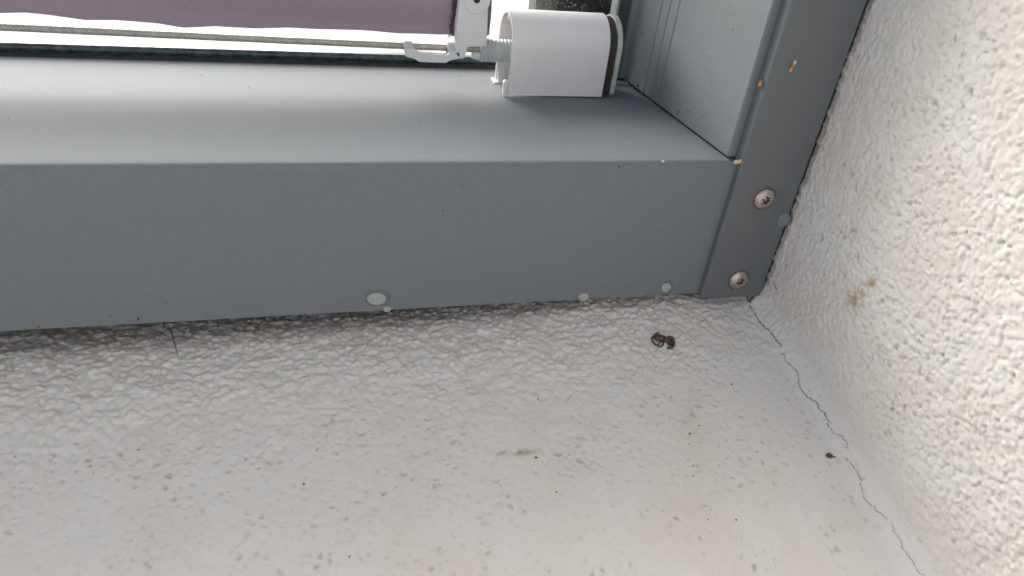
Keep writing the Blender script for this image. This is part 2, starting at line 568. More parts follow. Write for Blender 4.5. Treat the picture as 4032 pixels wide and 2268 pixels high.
YY = axis([(60, 24, 1.2), (24, -142, .42), (-142, -240, .8), (-240, -700, 4)])
ledge = sheet('plaster_ledge', axis([(-900, -480, 4), (-480, -300, .8), (-300, S_SEAM, .45)]), YY)
tag(ledge, 'sloping white plaster ledge below the grey window frame, lumpy near the frame', 'ledge')
wall = sheet('plaster_wall', axis([(S_SEAM, 172, .42), (172, 280, .8), (280, 900, 4)]), YY)
tag(wall, 'rough white plaster side wall rising at the right of the window frame', 'wall')
# masonry behind the two plaster skins
obj('masonry', box(-900, 22, 58, 126.5, -700, -.6), M_RENDER, ledge, smooth=0)
obj('masonry', prism([(57.9, -80), (-700, -195), (-700, -700), (57.9, -700)], lambda y, z: (-900, y, z), lambda y, z: (22, y, z)), M_RENDER, ledge, smooth=0)
obj('masonry', box(33, 180, -700, 400, -700, 1400), M_RENDER, wall, smooth=0)

def ribbon(strand, width, mtl, name, parent, jag=.22, lift=.03, seed=1):
    r = random.Random(seed)
    pts = []
    for (xa, ya), (xb, yb) in zip(strand, strand[1:]):
        L = math.hypot(xb - xa, yb - ya)
        k = max(2, int(L / .55))
        for i in range(k):
            t = i / k
            pts.append((xa + (xb - xa) * t + r.uniform(-jag, jag), ya + (yb - ya) * t + r.uniform(-jag, jag) * .4))
    pts.append(strand[-1])
    s = s_of_x([p[0] for p in pts]); y = np.array([p[1] for p in pts])
    n = len(pts)
    wid = np.array([width * (.55 + .8 * r.random()) for _ in range(n)])
    wid[0] *= .3; wid[-1] *= .2
    bm = bmesh.new()
    L = surf(s - wid / 2, y, lift); C_ = surf(s, y, lift - .02); R2 = surf(s + wid / 2, y, lift)
    rows = [[bm.verts.new((a[0][i], a[1][i], a[2][i])) for a in (L, C_, R2)] for i in range(n)]
    for a, b in zip(rows, rows[1:]):
        for k in range(2):
            bm.faces.new((a[k], a[k + 1], b[k + 1], b[k]))
    return obj(name, bm, mtl, parent, smooth=0)

for i, st in enumerate(CR):
    ribbon(st, CRW[i], M_CRACK if i < 3 else M_CRACK2, 'crack', ledge, seed=i + 3, lift=.06)
ribbon([(14.9, -0.5), (13.5, -6.7), (12.9, -10.0), (12.1, -13.8), (12.1, -18.7), (12.9, -21.9), (13.0, -25.6), (13.8, -28.7)], .14, M_CRACKF, 'hairline_crack', ledge, seed=21)
# short crack low on the side wall
def wall_s(z, y):
    return S_ARC + (z - (-5 + SL * y)) - RF
bm = bmesh.new()
cw = [(8.6, -4.0), (7.6, -5.6), (7.3, -6.6), (6.6, -7.6), (6.3, -8.6)]
row = []
for i, (z, y) in enumerate(cw):
    wd = (.1, .22, .3, .22, .08)[i]
    row.append([bm.verts.new([float(c[0]) for c in surf([wall_s(z + d, y)], [y], .05)[:3]]) for d in (-wd, wd)])
for a, b in zip(row, row[1:]):
    bm.faces.new((a[0], a[1], b[1], b[0]))
obj('crack', bm, M_CRACK, wall, smooth=0)

# ------------------------------------------------------------ window frame
frame = empty('window_frame', (-300, 0, 0))
tag(frame, 'grey metal window frame with sill, right jamb and screwed cover strip', 'window frame')
def sill_z(y):
    return 60 - .07 * y

# sill: closed profile swept along X, rounded nose
prof = [(1.8, 0.0)]
r = 2.1
for k in range(9):
    a = math.radians(k * 86 / 8)
    prof.append((1.8 + r - r * math.cos(a), 60 - .12 - r + r * math.sin(a)))
prof += [(y, sill_z(y)) for y in (8, 40, 80, 127)] + [(127, 0)]
obj('sill', prism(prof, lambda y, z: (-1300, y, z), lambda y, z: (29, y, z)), M_GREY, frame)

# jamb profile in plan, bottom follows the sill with a small open joint
jp = []
for k in range(8):
    a = math.radians(k * 90 / 7)
    jp.append((-3 + .9 - .9 * math.sin(a), 4.4 + .9 - .9 * math.cos(a)))
jp = jp  # from the front face round to the inner face
def groove(y):
    return [(-3, y - .45), (-2.45, y), (-3, y + .45)]
jp += groove(70.2) + groove(78.3) + groove(86.4)
jp += [(-3, 108)]
for k in range(1, 6):
    a = math.radians(k * 90 / 5)
    jp.append((-3 - 4 + 4 * math.cos(a), 108 + 4 * math.sin(a)))
jp += [(-11.9, 112), (-12.3, 112.4), (-12.3, 119.6), (-11.9, 120), (-6, 120), (-6, 131), (27.2, 131), (27.2, 4.4)]
obj('jamb', prism(jp, lambda x, y: (x, y, sill_z(y) + 1.15), lambda x, y: (x, y, 1200)), M_GREY, frame, smooth=40)
# dirt collected in the open joint between jamb and sill
bm = bmesh.new()
rr = random.Random(4)
seq = []
for i in range(120):
    y = 3 + 107 * i / 119
    wv = .35 + .35 * rr.random() + (.5 if 60 < y < 75 and rr.random() < .4 else 0)
    seq.append((bm.verts.new((-2.4 - .3 * wv, y, sill_z(y) + .03)), bm.verts.new((-2.1, y, sill_z(y) + .9 + .35 * rr.random())), ))
for a, b in zip(seq, seq[1:]):
    bm.faces.new((a[0], a[1], b[1], b[0]))
for i in range(34):
    y = rr.choice((rr.uniform(4, 108), rr.uniform(84, 108), rr.uniform(55, 66)))
    q = rr.uniform(.15, .45) * (1.5 if y > 84 else 1)
    blob((-3 - rr.uniform(-.3, .35), y, sill_z(y) + .25 + rr.uniform(0, .5)), q, q * 1.3, q * .8, bm, sub=1, rough=.3, seed=i)
obj('joint_dirt', bm, M_DIRT_SHADE, frame, smooth=0)

# cover strip
cs = [(0.0, 4.2), (0.0, -.6), (.18, -.95), (.5, -1.1), (27.9, -1.1), (28.3, -.7), (28.3, 4.2)]
bm = prism(cs, lambda x, y: (x + (.6 if x < 1 else 0) * 0, y, -.4 - .045 * max(0, x - 2) * .9), lambda x, y: (x, y, 1200))
obj('cover_strip', bm, M_STRIP, frame, smooth=25)

bm = box(28.35, 30.4, .9, 4.0, -2, 1200)  # black strip added to give the gap beside the wall its shade
obj('gap_shade_strip', bm, M_DIRT_SHADE, frame, smooth=0)

def screw(cx, cz, rot):
    Rh, prof = 4.3, []
    # polar rings: floor, star wall, dome
    n = 72
    bm = bmesh.new()
    def star(t):
        return 1.62 + .42 * math.cos(6 * (t + rot))
    rings = []
    def ring(fr, fy):
        rings.append([bm.verts.new((cx + fr(t) * math.cos(t), fy(fr(t)), cz + fr(t) * math.sin(t))) for t in [2 * math.pi * k / n for k in range(n)]])
    dome = lambda q: -1.35 - 1.9 * math.sqrt(max(0, 1 - (q / Rh) ** 2)) ** 1.1
    ring(star, lambda q: dome(q) + 1.15)
    ring(star, lambda q: dome(q) + .12)
    ring(lambda t: star(t) + .14, dome)
    for f in (.55, .68, .8, .9, .96, .995):
        ring(lambda t, f=f: max(Rh * f, star(t) + .2), dome)
    ring(lambda t: Rh, lambda q: -1.12)
    for a, b in zip(rings, rings[1:]):
        for k in range(n):
            bm.faces.new((a[k], a[(k + 1) % n], b[(k + 1) % n], b[k]))
    o = obj('screw', bm, M_SCREW, frame, smooth=40)
    b2 = bmesh.new()
    vs = [b2.verts.new((cx + (star(2 * math.pi * k / n) - .02) * math.cos(2 * math.pi * k / n), -2.25, cz + (star(2 * math.pi * k / n) - .02) * math.sin(2 * math.pi * k / n))) for k in range(n)]
    b2.faces.new(vs)
    obj('recess_floor', b2, M_RECESS, o, smooth=0)
    # central pip of shinier metal
    obj('recess_pip', blob((cx - .1, -2.3, cz + .2), .75, .35, .7, sub=2, rough=.15), M_SCREW, o)
    # brown ring round the head, wider on one side
    b3 = bmesh.new()
    ins, outs = [], []
    for k in range(n):
        t = 2 * math.pi * k / n
        ro = Rh + .25 + .25 * (1 + math.sin(t + 2.2)) * (.8 + .4 * math.sin(5 * t))
        ins.append(b3.verts.new((cx + (Rh - .3) * math.cos(t), -1.16, cz + (Rh - .3) * math.sin(t))))
        outs.append(b3.verts.new((cx + ro * math.cos(t), -1.12, cz + ro * math.sin(t))))
    for k in range(n):
        b3.faces.new((ins[k], ins[(k + 1) % n], outs[(k + 1) % n], outs[k]))
    obj('brown_ring', b3, M_DIRTB, o)
    return o
screw(14.3, 45.8, .3)['label'] = 'upper stainless star-drive screw in the cover strip'
screw(15.1, 7.9, .75)['label'] = 'lower stainless star-drive screw in the cover strip'

# glazing gasket and seal at the back of the sill
obj('gasket', box(-1300, -6.05, 125.6, 131, 50.9, 52.5, .35), M_GASKET, frame)
sp = [(127 + 2.0 - 2.0 * math.cos(math.radians(a)), 54.3 + 1.9 * math.sin(math.radians(a))) for a in range(-60, 95, 12)] + [(132, 56.2), (132, 52.2), (127.8, 52.2)]
obj('seal', prism(sp, lambda y, z: (-1300, y, z), lambda y, z: (-6.05, y, z)), M_SEAL, frame)
obj('glass_pane', box(-1300, -6.05, 133, 137, 52, 1200), M_GLASS, frame, smooth=0)
obj('edge_trim', box(-12.9, -12.35, 112.3, 119.8, 52.8, 1198, .2), mat('pale_grey_trim', (.40, .44, .45), .4, var=.1, vscale=300), frame)
obj('head_rail', box(-1300, 29, 1.8, 127, 1201, 1270, 1), M_GREY, frame)
obj('jamb', box(-1345, -1301, 1.8, 127, 0, 1270, 1), M_GREY, frame)

# specks stuck on the frame (fine dirt, too small and many to count)
def disc_on(bm, p, nrm, r_, seed, flat=.25, el=1.3):
    rr = random.Random(seed)
    n = Vector(nrm).normalized()
    u = n.cross(Vector((.3, .5, .81))).normalized(); v = n.cross(u)
    a0 = rr.uniform(0, 6)
    u, v = u * math.cos(a0) + v * math.sin(a0), v * math.cos(a0) - u * math.sin(a0)
    top = bm.verts.new(Vector(p) + n * r_ * flat * 2)
    ring = []
    for k in range(8):
        t = k * math.pi / 4
        q = r_ * rr.uniform(.65, 1.15)
        ring.append(bm.verts.new(Vector(p) + u * q * el * math.cos(t) + v * q * math.sin(t) + n * .01))
    for k in range(8):
        bm.faces.new((top, ring[k], ring[(k + 1) % 8]))
SSP = [(-232.2, 108.6, .3), (-197.5, 102.9, .45), (-177.6, 86.8, .4), (-251.5, 45.1, .35), (-118.6, 108.8, .3), (-85.4, 112.6, .45), (-113.5, 41.9, .35), (-55.3, 25.5, .35), (-13.4, 79.1, .3), (-43.5, 30.9, .25)]
bm = bmesh.new()
for i, (x, y, q) in enumerate(SSP):
    disc_on(bm, (x, y, sill_z(y)), (0, .07, 1), q, i)
JSP = [(100.9, 78.4, .75), (103.7, 63.4, .65), (107, 59.4, .55), (108, 55.9, .6), (104.8, 58.0, .4), (106, 55.0, 1.1), (94.0, 55.9, 1.1), (91, 54.9, .7), (24.4, 101.8, .45), (29.4, 80.1, .35), (26.7, 75.5, .3), (49.7, 59.9, .6), (48.8, 60.9, .5), (41.6, 63.7, .55), (28.4, 67.6, .42), (28.9, 66.8, .3), (103.7, 54.2, .6), (98, 54.6, .5)]
for i, (y, z, q) in enumerate(JSP):
    disc_on(bm, (-3.0, y, z), (-1, 0, 0), q * .8, i + 40)
FSP = [(-214.0, 2.1, .4), (-244.8, .9, .3), (-222.5, 3.7, .2), (-204.3, 8.2, .2), (-103.5, 51.2, .22), (-109.9, 41.9, .22), (-109.1, 43.9, .18), (-25.0, 30.9, .25), (-47, 58.2, .3)]
for i, (x, z, q) in enumerate(FSP):
    disc_on(bm, (x, 1.8, z), (0, -1, 0), q, i + 80, el=1.8)
sp_ = obj('dirt_specks', bm, M_DIRT_SHADE, frame, smooth=0)
sp_['kind'] = 'stuff'

# ------------------------------------------------------------ cable end mount on the jamb
mount = empty('cable_end_mount', (-48, 93, 55))
tag(mount, 'white arched plastic cover over a threaded cable end, at the right end of the sill', 'cable mount')
YC, ZC = 93.0, 74.6
def arch(rad, zb_f, zb_b, n=26, half=13.0):
    out = [(YC - half * rad / 13, zb_f)]
    for k in range(n + 1):
        a = math.radians(180 * k / n)
        out.append((YC - rad * math.cos(a), ZC + rad * math.sin(a) * 1.02))
    out.append((YC + half * rad / 13, zb_b))
    return out
def shell(x0, x1, ro, th, zf, zb, zfi=None, zbi=None):
    A = arch(ro, zf, zb); B = arch(ro - th, zf, zb)
    pts = A + B[::-1]
    bm = bmesh.new()
    n = len(A)
    va = [[bm.verts.new((x, *p)) for p in A] for x in (x0, x1)]
    vb = [[bm.verts.new((x, *p)) for p in B] for x in (x0, x1)]
    for i in range(n - 1):
        bm.faces.new((va[0][i], va[0][i + 1], va[1][i + 1], va[1][i]))
        bm.faces.new((vb[0][i], vb[0][i + 1], vb[1][i + 1], vb[1][i]))
        bm.faces.new((va[0][i], va[0][i + 1], vb[0][i + 1], vb[0][i]))
        bm.faces.new((va[1][i], va[1][i + 1], vb[1][i + 1], vb[1][i]))
    for i in (0, n - 1):
        bm.faces.new((va[0][i], va[1][i], vb[1][i], vb[0][i]))
    es = [e for e in bm.edges if len(e.link_faces) == 2 and e.calc_face_angle(0) > 1.2]
    bmesh.ops.bevel(bm, geom=es, offset=.28, segments=2, affect='EDGES')
    return bm
cover = obj('cover', shell(-70, -26.2, 13.2, 1.5, 55.2, 53.2), M_WHITE, mount, smooth=50)
# locating rib under the crown and small feet at the open end
obj('rib', prism([(91.9, 87.0), (94.1, 87.0), (93.6, 84.4), (93, 83.4), (92.4, 84.4)], lambda y, z: (-69.6, y, z), lambda y, z: (-27, y, z)), M_WHITE, cover)
obj('moulding_nub', blob((-52, 79.85, 59.5), .45, .25, .35, sub=2), M_WHITE, cover)
obj('foot', prism([(-72.0, 55.0), (-70.2, 54.9), (-70.2, 61.4), (-71.5, 61.6), (-72.2, 60.6)], lambda x, z: (x, 80.2, z), lambda x, z: (x, 82.2, z), bevel=.2), M_WHITE, cover)
obj('foot', box(-71.6, -58, 100.2, 107.5, 52.6, 53.6, .25), M_WHITE, cover)
bm = prism([(104.7, 53), (104.7, 60.5), (101.2, 53)], lambda y, z: (-69.4, y, z), lambda y, z: (-66, y, z))
obj('gusset', bm, M_WHITE, cover)
def plate(x0, x1, rad, zf, zb):
    A = arch(rad, zf, zb)
    return prism(A, lambda y, z: (x0, y, z), lambda y, z: (x1, y, z), bevel=.25)
obj('gap_block', plate(-26.6, -22.6, 12.1, 56.4, 55), M_BROWNGAP, mount, smooth=50)  # block filling the dark gap, the gap's shade put into its colour
obj('end_plate', plate(-22.4, -20.2, 12.9, 56.4, 54.6), M_PLATE, mount, smooth=50)
obj('jamb_shade_strip', box(-11.9, -6.6, 111.4, 111.95, 52.6, 1199), mat('dark_blue_grey_shade', (.055, .065, .068), .6), frame, smooth=0)  # dark strip over the jamb return, its shade put into the colour
obj('anchor_body', tube([(-61, 93, 74.6), (-27.5, 93, 74.6)], 11.4, n=40), M_WHITE2, mount)
obj('mounting_foot', box(-20.3, -3.1, 102, 107, 53.0, 53.6, .1), M_GREY, mount)
# threaded rod
bm = bmesh.new()
n, pitch, x0, x1 = 48, 1.56, -81.2, -40
rings, x = [], x0
ax_z = 70.4
step = pitch / 10
k = 0
while x < x1:
    ring_ = []
    for j in range(n):
        t = 2 * math.pi * j / n
        ph = (x / pitch + j / n) % 1.0
        rr_ = 4.38 + .60 * (.5 - .5 * math.cos(2 * math.pi * ph)) ** .7
        if x < x0 + .6:
            rr_ -= .5 * (1 - (x - x0) / .6)
        ring_.append(bm.verts.new((x, 93 + rr_ * math.cos(t), ax_z + rr_ * math.sin(t))))
    rings.append(ring_)
    x += step
for a, b in zip(rings, rings[1:]):
    for j in range(n):
        bm.faces.new((a[j], a[(j + 1) % n], b[(j + 1) % n], b[j]))
bm.faces.new(rings[0]); bm.faces.new(rings[-1][::-1])
rod = obj('threaded_rod', bm, M_ROD, mount, smooth=80)
nb = blob((-81.9, 93, 68.2), 3.3, 2.6, 2.0, sub=3, rough=.10, seed=3)
for v in nb.verts:   # squared plastic nub clipped under the cable
    v.co.x = max(min(v.co.x, -79.4), -84.7)
    v.co.z = max(min(v.co.z, 70.0), 66.6)
obj('cable_stop', nb, M_WHITE2, rod, smooth=40)

# ------------------------------------------------------------ steel cable
bm = bmesh.new()
xa, xb = -1299.5, -80.9
lob, lay, R0 = 9, 17.0, 1.12
def ring_at(x):
    t0 = (x - xa) / lay * 2 * math.pi
    zc = 70.7 + (xb - x) * .0127
    n = 48 if x > -300 else 24
    out = []
    big = .02 * math.sin(2 * math.pi * x / 26)
    for j in range(48):
        t = 2 * math.pi * j / 48
        rr_ = R0 + .30 * abs(math.cos((t - t0) * lob / 2)) ** .7
        out.append(bm.verts.new((x, 93 + rr_ * math.cos(t), zc + big + rr_ * math.sin(t))))
    return out
xs = list(np.arange(xa, -300, 2.4)) + list(np.arange(-300, xb, .3)) + [xb]
prev = None
for x in xs:
    cur = ring_at(x)
    if prev:
        for j in range(48):
            bm.faces.new((prev[j], prev[(j + 1) % 48], cur[(j + 1) % 48], cur[j]))
    prev = cur
gl = bm.verts.layers.float.new('groove')
for v in bm.verts:
    zc = 70.7 + (xb - v.co.x) * .0127
    rr_ = math.hypot(v.co.y - 93, v.co.z - zc)
    v[gl] = max(0.0, min(1.0, (1.36 - rr_) / .16))
cable = obj('steel_cable', bm, M_STEEL, None, base=(-600, 93, 71), smooth=80)
tag(cable, 'twisted stainless steel cable stretched along under the hem of the mauve blind', 'cable')

# ------------------------------------------------------------ blind
HEM = [(-700, 80), (-600, 77.2), (-500, 79), (-400, 77), (-330, 76.6), (-290, 75.2), (-264.3, 76.4), (-255.4, 76.9), (-247.2, 76.4), (-235.3, 75.3), (-224.2, 75.8), (-210.1, 75.4), (-200.6, 74.3), (-188.3, 75.3), (-173.2, 75.0), (-161.1, 75.7), (-149.3, 75.4), (-131.3, 75.5), (-116, 74.8), (-107.4, 75.0), (-98.9, 75.0), (-91.6, 75.3), (-77.1, 76.0)]
hx = np.array([p[0] for p in HEM]); hz = np.array([p[1] for p in HEM])
def fab_y(x, z):
    u = (z - 75) / 40
    return 98 + .9 * math.sin(x / 21 + .9) * math.exp(-u * .3) - 2.6 * math.exp(-max(0, z - 75) / 6) + 3.2 * math.sin(x / 63 + z / 14 + .6) * min(1, max(0, (z - 76) / 10)) + (1.2 * math.exp(-((x + 79) / 5) ** 2))
bm = bmesh.new()
xs = np.concatenate([np.arange(-1290, -300, 12), np.arange(-300, -93.4, 1.5), [-93.4]])
zs = [0, .4, .9, 1.6, 2.6, 4, 6, 8, 11, 14, 18, 22, 24.5]
rows = []
for x in xs:
    zb = float(np.interp(x, hx, hz)) + .7
    rows.append([bm.verts.new((x, fab_y(x, zb + d) + (-.5 * math.exp(-d / .8)), zb + d)) for d in zs])
for a, b in zip(rows, rows[1:]):
    for k in range(len(zs) - 1):
        bm.faces.new((a[k], b[k], b[k + 1], a[k + 1]))
blind = obj('blind_fabric', bm, M_FABRIC, None, base=(-300, 98, 75), smooth=180)
so = blind.modifiers.new('solid', 'SOLIDIFY'); so.thickness = .0005; so.offset = 0
tag(blind, 'mauve grey blind fabric with a wavy hem hanging above the steel cable', 'blind')
bm = bmesh.new()
rows = []
for x in (-93.4, -92, -90, -86, -82, -79, -76.6):
    zb = float(np.interp(x, hx, hz)) - .1
    rows.append([bm.verts.new((x + (.012 * d if x > -77 else 0) * .5, fab_y(x, zb + d) + .2, zb + d)) for d in zs])
for a, b in zip(rows, rows[1:]):
    for k in range(len(zs) - 1):
        bm.faces.new((a[k], b[k], b[k + 1], a[k + 1]))
eb = obj('edge_band', bm, mat('grey_mauve_edge_band', (.17, .145, .16), .9, var=.2, vscale=1500, bump=.5, bscale=1500), blind, smooth=180)
so = eb.modifiers.new('solid', 'SOLIDIFY'); so.thickness = .0006; so.offset = 0
# frayed seam along the right edge: many short bent threads
bm = bmesh.new()
rf = random.Random(11)
for i in range(70):
    z = 75.2 + (i / 70) * 22
    x = -94.0 + rf.uniform(-.3, 2.0) + .05 * (z - 75) * .2
    y = fab_y(x, z) - .5
    p = [(x, y, z), (x + rf.uniform(-.5, .5), y - .25, z + rf.uniform(.4, 1.2)), (x + rf.uniform(-.9, .9), y - rf.uniform(0, .4), z + rf.uniform(1, 3))]
    tube(p, [.14, .16, .07], bm, 5)
for i in range(5):
    x = -94.2 + rf.uniform(-.3, .6)
    tube([(x, 97.4, 75.6), (x + .1, 97.3, 75), (x + rf.uniform(-.3, .3), 97.2, 74.4 - rf.random() * .7)], [.15, .12, .05], bm, 5)
obj('frayed_seam', bm, M_FRAY, blind)

# ------------------------------------------------------------ guide clip of the blind riding on the cable
clip = empty('cable_guide_clip', (-95, 93, 66.5))
tag(clip, 'white plastic clip with an upright arm, on the cable left of the threaded rod', 'guide clip')
UPR = [(-92.2, 92.6), (-92.0, 128), (-79.4, 128), (-80.2, 93.1), (-80.8, 91.5), (-80.2, 79.3), (-79.95, 79.0), (-79.9, 74.1), (-88.2, 73.9), (-88.4, 71.7), (-88.9, 68.9), (-90.9, 68.5), (-92.7, 70.5), (-93.1, 77.1), (-93.1, 82.7), (-92.8, 86.7)]
arm = obj('upright_arm', prism(UPR, lambda x, z: (x, 86, z), lambda x, z: (x, 91.2, z), bevel=.3), M_WHITE, clip, smooth=50)
# raised round boss with a hole near the top of the view
bm = bmesh.new()
n = 56
rg = []
for q, yy in ((1.35, 87.3), (1.35, 85.85), (1.55, 85.6), (5.4, 85.6), (5.65, 85.95)):
    rg.append([bm.verts.new((-85.4 + q * math.cos(2 * math.pi * k / n), yy, 92.9 + q * math.sin(2 * math.pi * k / n))) for k in range(n)])
for a, b in zip(rg, rg[1:]):
    for k in range(n):
        bm.faces.new((a[k], a[(k + 1) % n], b[(k + 1) % n], b[k]))
boss = obj('boss', bm, M_WHITE, arm, smooth=50)
bm = bmesh.new()
bm.faces.new([bm.verts.new((-85.4 + 1.36 * math.cos(2 * math.pi * k / n), 85.95, 92.9 + 1.36 * math.sin(2 * math.pi * k / n))) for k in range(n)])
obj('hole', bm, M_BROWNGAP, boss, smooth=0)  # flat dark disc, the shade inside the bore put into its colour
# lower body: notched channel under the cable
CL = [(-114.2, 71.6), (-109.9, 71.5), (-108.2, 69.8), (-96.6, 69.7), (-95.2, 71.2), (-91.1, 71.3), (-90.9, 68.5), (-95.1, 68.0), (-96.7, 66.5), (-108.4, 66.6), (-110.0, 68.1), (-114.1, 68.6)]
body = obj('channel_front', prism(CL, lambda x, z: (x, 86, z), lambda x, z: (x, 88, z), bevel=.25), M_WHITE, clip, smooth=50)
fl = [(-114.2, 70.9), (-110.2, 70.8), (-108.4, 69.1), (-96.4, 69.0), (-95.0, 70.5), (-91.1, 70.6), (-91.1, 69.3), (-94.5, 69.0), (-96.0, 67.6), (-109.0, 67.6), (-110.4, 69.3), (-114.2, 69.5)]
obj('channel_floor', prism(fl, lambda x, z: (x, 88, z), lambda x, z: (x, 99, z), bevel=.15), M_WHITE2, clip, smooth=50)
for x0_, x1_ in ((-114.2, -110.6), (-95.8, -91.2)):
    ck = [(86.5, 70.8), (89.5, 72.5), (91.2, 73.3), (95.5, 73.2), (98.8, 71.4), (98.8, 70.8)]
    obj('cheek', prism(ck, lambda y, z: (x0_, y, z), lambda y, z: (x1_, y, z), bevel=.3), M_WHITE2, clip, smooth=50)
bm = bmesh.new()
bm.faces.new([bm.verts.new((-103.0 + 1.25 * math.cos(2 * math.pi * k / 32), 92.5 + 1.3 * math.sin(2 * math.pi * k / 32) - 2.5, 69.09)) for k in range(32)])
obj('drain_hole', bm, mat('grey_recess', (.30, .30, .30), .7), clip, smooth=0)

# ------------------------------------------------------------ paint drops on the frame
def drop(x, z, rx, rz, label, yf=1.8, halo=0, rot=0.0, hdx=0, hdz=0, mtl=None, th=.3):
    bm = bmesh.new()
    rings = []
    for f, d in ((1, 0), (.985, .35), (.93, .7), (.8, .92), (.5, 1.0)):
        rings.append([bm.verts.new(Vector((x, yf - d * th, z)) + Vector((f * (rx * math.cos(t) * math.cos(rot) - rz * math.sin(t) * math.sin(rot)), 0, f * (rx * math.cos(t) * math.sin(rot) + rz * math.sin(t) * math.cos(rot)))) * (1 + .02 * math.sin(3 * t + x))) for t in [2 * math.pi * k / 40 for k in range(40)]])
    for a, b in zip(rings, rings[1:]):
        for k in range(40):
            bm.faces.new((a[k], a[(k + 1) % 40], b[(k + 1) % 40], b[k]))
    bm.faces.new(rings[-1])
    o = obj('paint_drop', bm, mtl or M_DROP, None, base=(x, yf, z), smooth=60)
    tag(o, label, 'paint drop', 'dried paint drops along the lower edge of the frame')
    if halo:
        bm = bmesh.new()
        ri = [[bm.verts.new((x + hdx + halo * f * rx * math.cos(t), yy, z + hdz + halo * f * rz * math.sin(t))) for t in [2 * math.pi * k / 40 for k in range(40)]] for f, yy in ((1, yf - .01), (.93, yf - .1), (.5, yf - .13))]
        for a, b in zip(ri, ri[1:]):
            for k in range(40):
                bm.faces.new((a[k], a[(k + 1) % 40], b[(k + 1) % 40], b[k]))
        bm.faces.new(ri[-1])
        obj('smear_ring', bm, M_DROPRIM, o, smooth=60)
    return o
drop(-132.9, 5.3, 3.55, 2.85, 'largest pale oval paint drop with a grey smear ring, on the front of the frame', halo=1.36, hdx=.4, hdz=.5, rot=-.2)
drop(-129.0, .25, 1.5, 1.2, 'tiny pale paint drop at the bottom edge right under the largest oval drop')
drop(-51.0, .9, 2.15, 1.95, 'round pale paint drop overhanging the bottom edge of the frame, clear of the cover strip')
drop(-15.4, 3.6, 2.15, 2.35, 'pale paint drop with a smear ring beside the foot of the cover strip', halo=1.3, hdx=.1, hdz=.5, rot=.9)
drop(26.6, 35.9, 2.9, 3.3, 'clear grey blob on the cover strip edge touching the plaster wall', yf=-1.1, mtl=M_DROPC, th=.7)

# ------------------------------------------------------------ crumbs, specks, insect, hairs
def one(name, bm, mtl, base, label, cat, group=None):
    return tag(obj(name, bm, mtl, None, base=base, smooth=60), label, cat, group)
bm = blob((7.6, -1.5, 97.2), .55, .45, 1.5, rough=.15, seed=2, sub=3)
c_ = one('crumb', bm, M_ORANGE, (7.6, 0, 97), 'orange and cream crumb stuck high on the front of the cover strip', 'crumb', 'orange crumbs stuck to the frame')
obj('pale_tip', blob((7.9, -1.7, 98.5), .5, .4, .8, rough=.15, seed=4), M_PALE, c_)
obj('pale_tip', blob((7.35, -1.65, 95.9), .45, .4, .7, rough=.2, seed=5), M_PALE, c_)
one('crumb', blob((-.9, 1.2, 90), .7, .7, 1.2, rough=.2, seed=8), M_ORANGE, (-1.2, .9, 90), 'orange brown crumb wedged in the joint beside the cover strip edge', 'crumb', 'orange crumbs stuck to the frame')
bm = blob((-.9, .9, 60.3), 1.2, .9, .7, rough=.3, seed=9)
blob((.0, .2, 61.0), .7, .6, .8, bm, rough=.3, seed=10)
one('crumb', bm, M_PALE, (-.6, .9, 60), 'cream flaky crumb at the corner where sill, jamb and cover strip meet', 'crumb', 'orange crumbs stuck to the frame')
one('crumb', blob((-30.1, 2.4, 60.0), .5, .45, .35, rough=.1, seed=12), M_WHITE2, (-30.1, 2.2, 60), 'small white grain on the front edge of the sill', 'crumb')
xb_, yb_ = 21.5, -73.9
px, py, pz, _ = surf(s_of_x([xb_]), [yb_])
bm = blob((px[0], py[0], pz[0] + .3), 1.25, 1.0, .6, rough=.2, seed=14)
blob((px[0] + 1.6, py[0] - .8, pz[0] + .15), .7, .3, .25, bm, rough=.2, seed=15, rot=-.4)
one('dropping', bm, M_DIRTB, (px[0], py[0], pz[0]), 'rusty brown dropping on the ledge just left of the long crack', 'dropping')

DOTS = [(-84.9, -60.5, .75), (-81.1, -73.6, .42), (-27.4, -58.9, .6), (-22.3, -55.9, .4), (-29.3, -62.7, .4), (-31.1, -71.2, .45), (-32.5, -74.6, .4), (-33.6, -89.9, .35), (-32.5, -85.4, .35), (-30.7, -72.8, .25), (-222.3, -47.2, .3), (-160.4, -59.7, .5), (-147.8, -84.5, .4), (-210.4, -40.9, .5), (-245.4, -38.3, .5), (-153.1, -23.0, .35), (-78.8, -37.9, .42), (-28.6, -43.0, .5), (-2.3, -40.5, .6), (-24.1, -91.6, .5)]
bm = bmesh.new()
rr = random.Random(3)
for i, (x, y, q) in enumerate(DOTS):
    X_, Y_, Z_, _ = surf(s_of_x([x]), [y], .04)
    disc_on(bm, (X_[0], Y_[0], Z_[0]), (0, -.2, 1), q * .72, i + 200, flat=.3)
for i in range(16):
    x, y = rr.uniform(-90, 20), rr.uniform(-115, -30)
    X_, Y_, Z_, _ = surf(s_of_x([x]), [y], .04)
    disc_on(bm, (X_[0], Y_[0], Z_[0]), (0, -.2, 1), rr.uniform(.12, .24), i + 300, flat=.3)
d_ = obj('dirt_specks', bm, M_DIRTB, None, smooth=0)
tag(d_, 'fine dark dirt specks scattered over the white plaster ledge', 'dirt', kind='stuff')

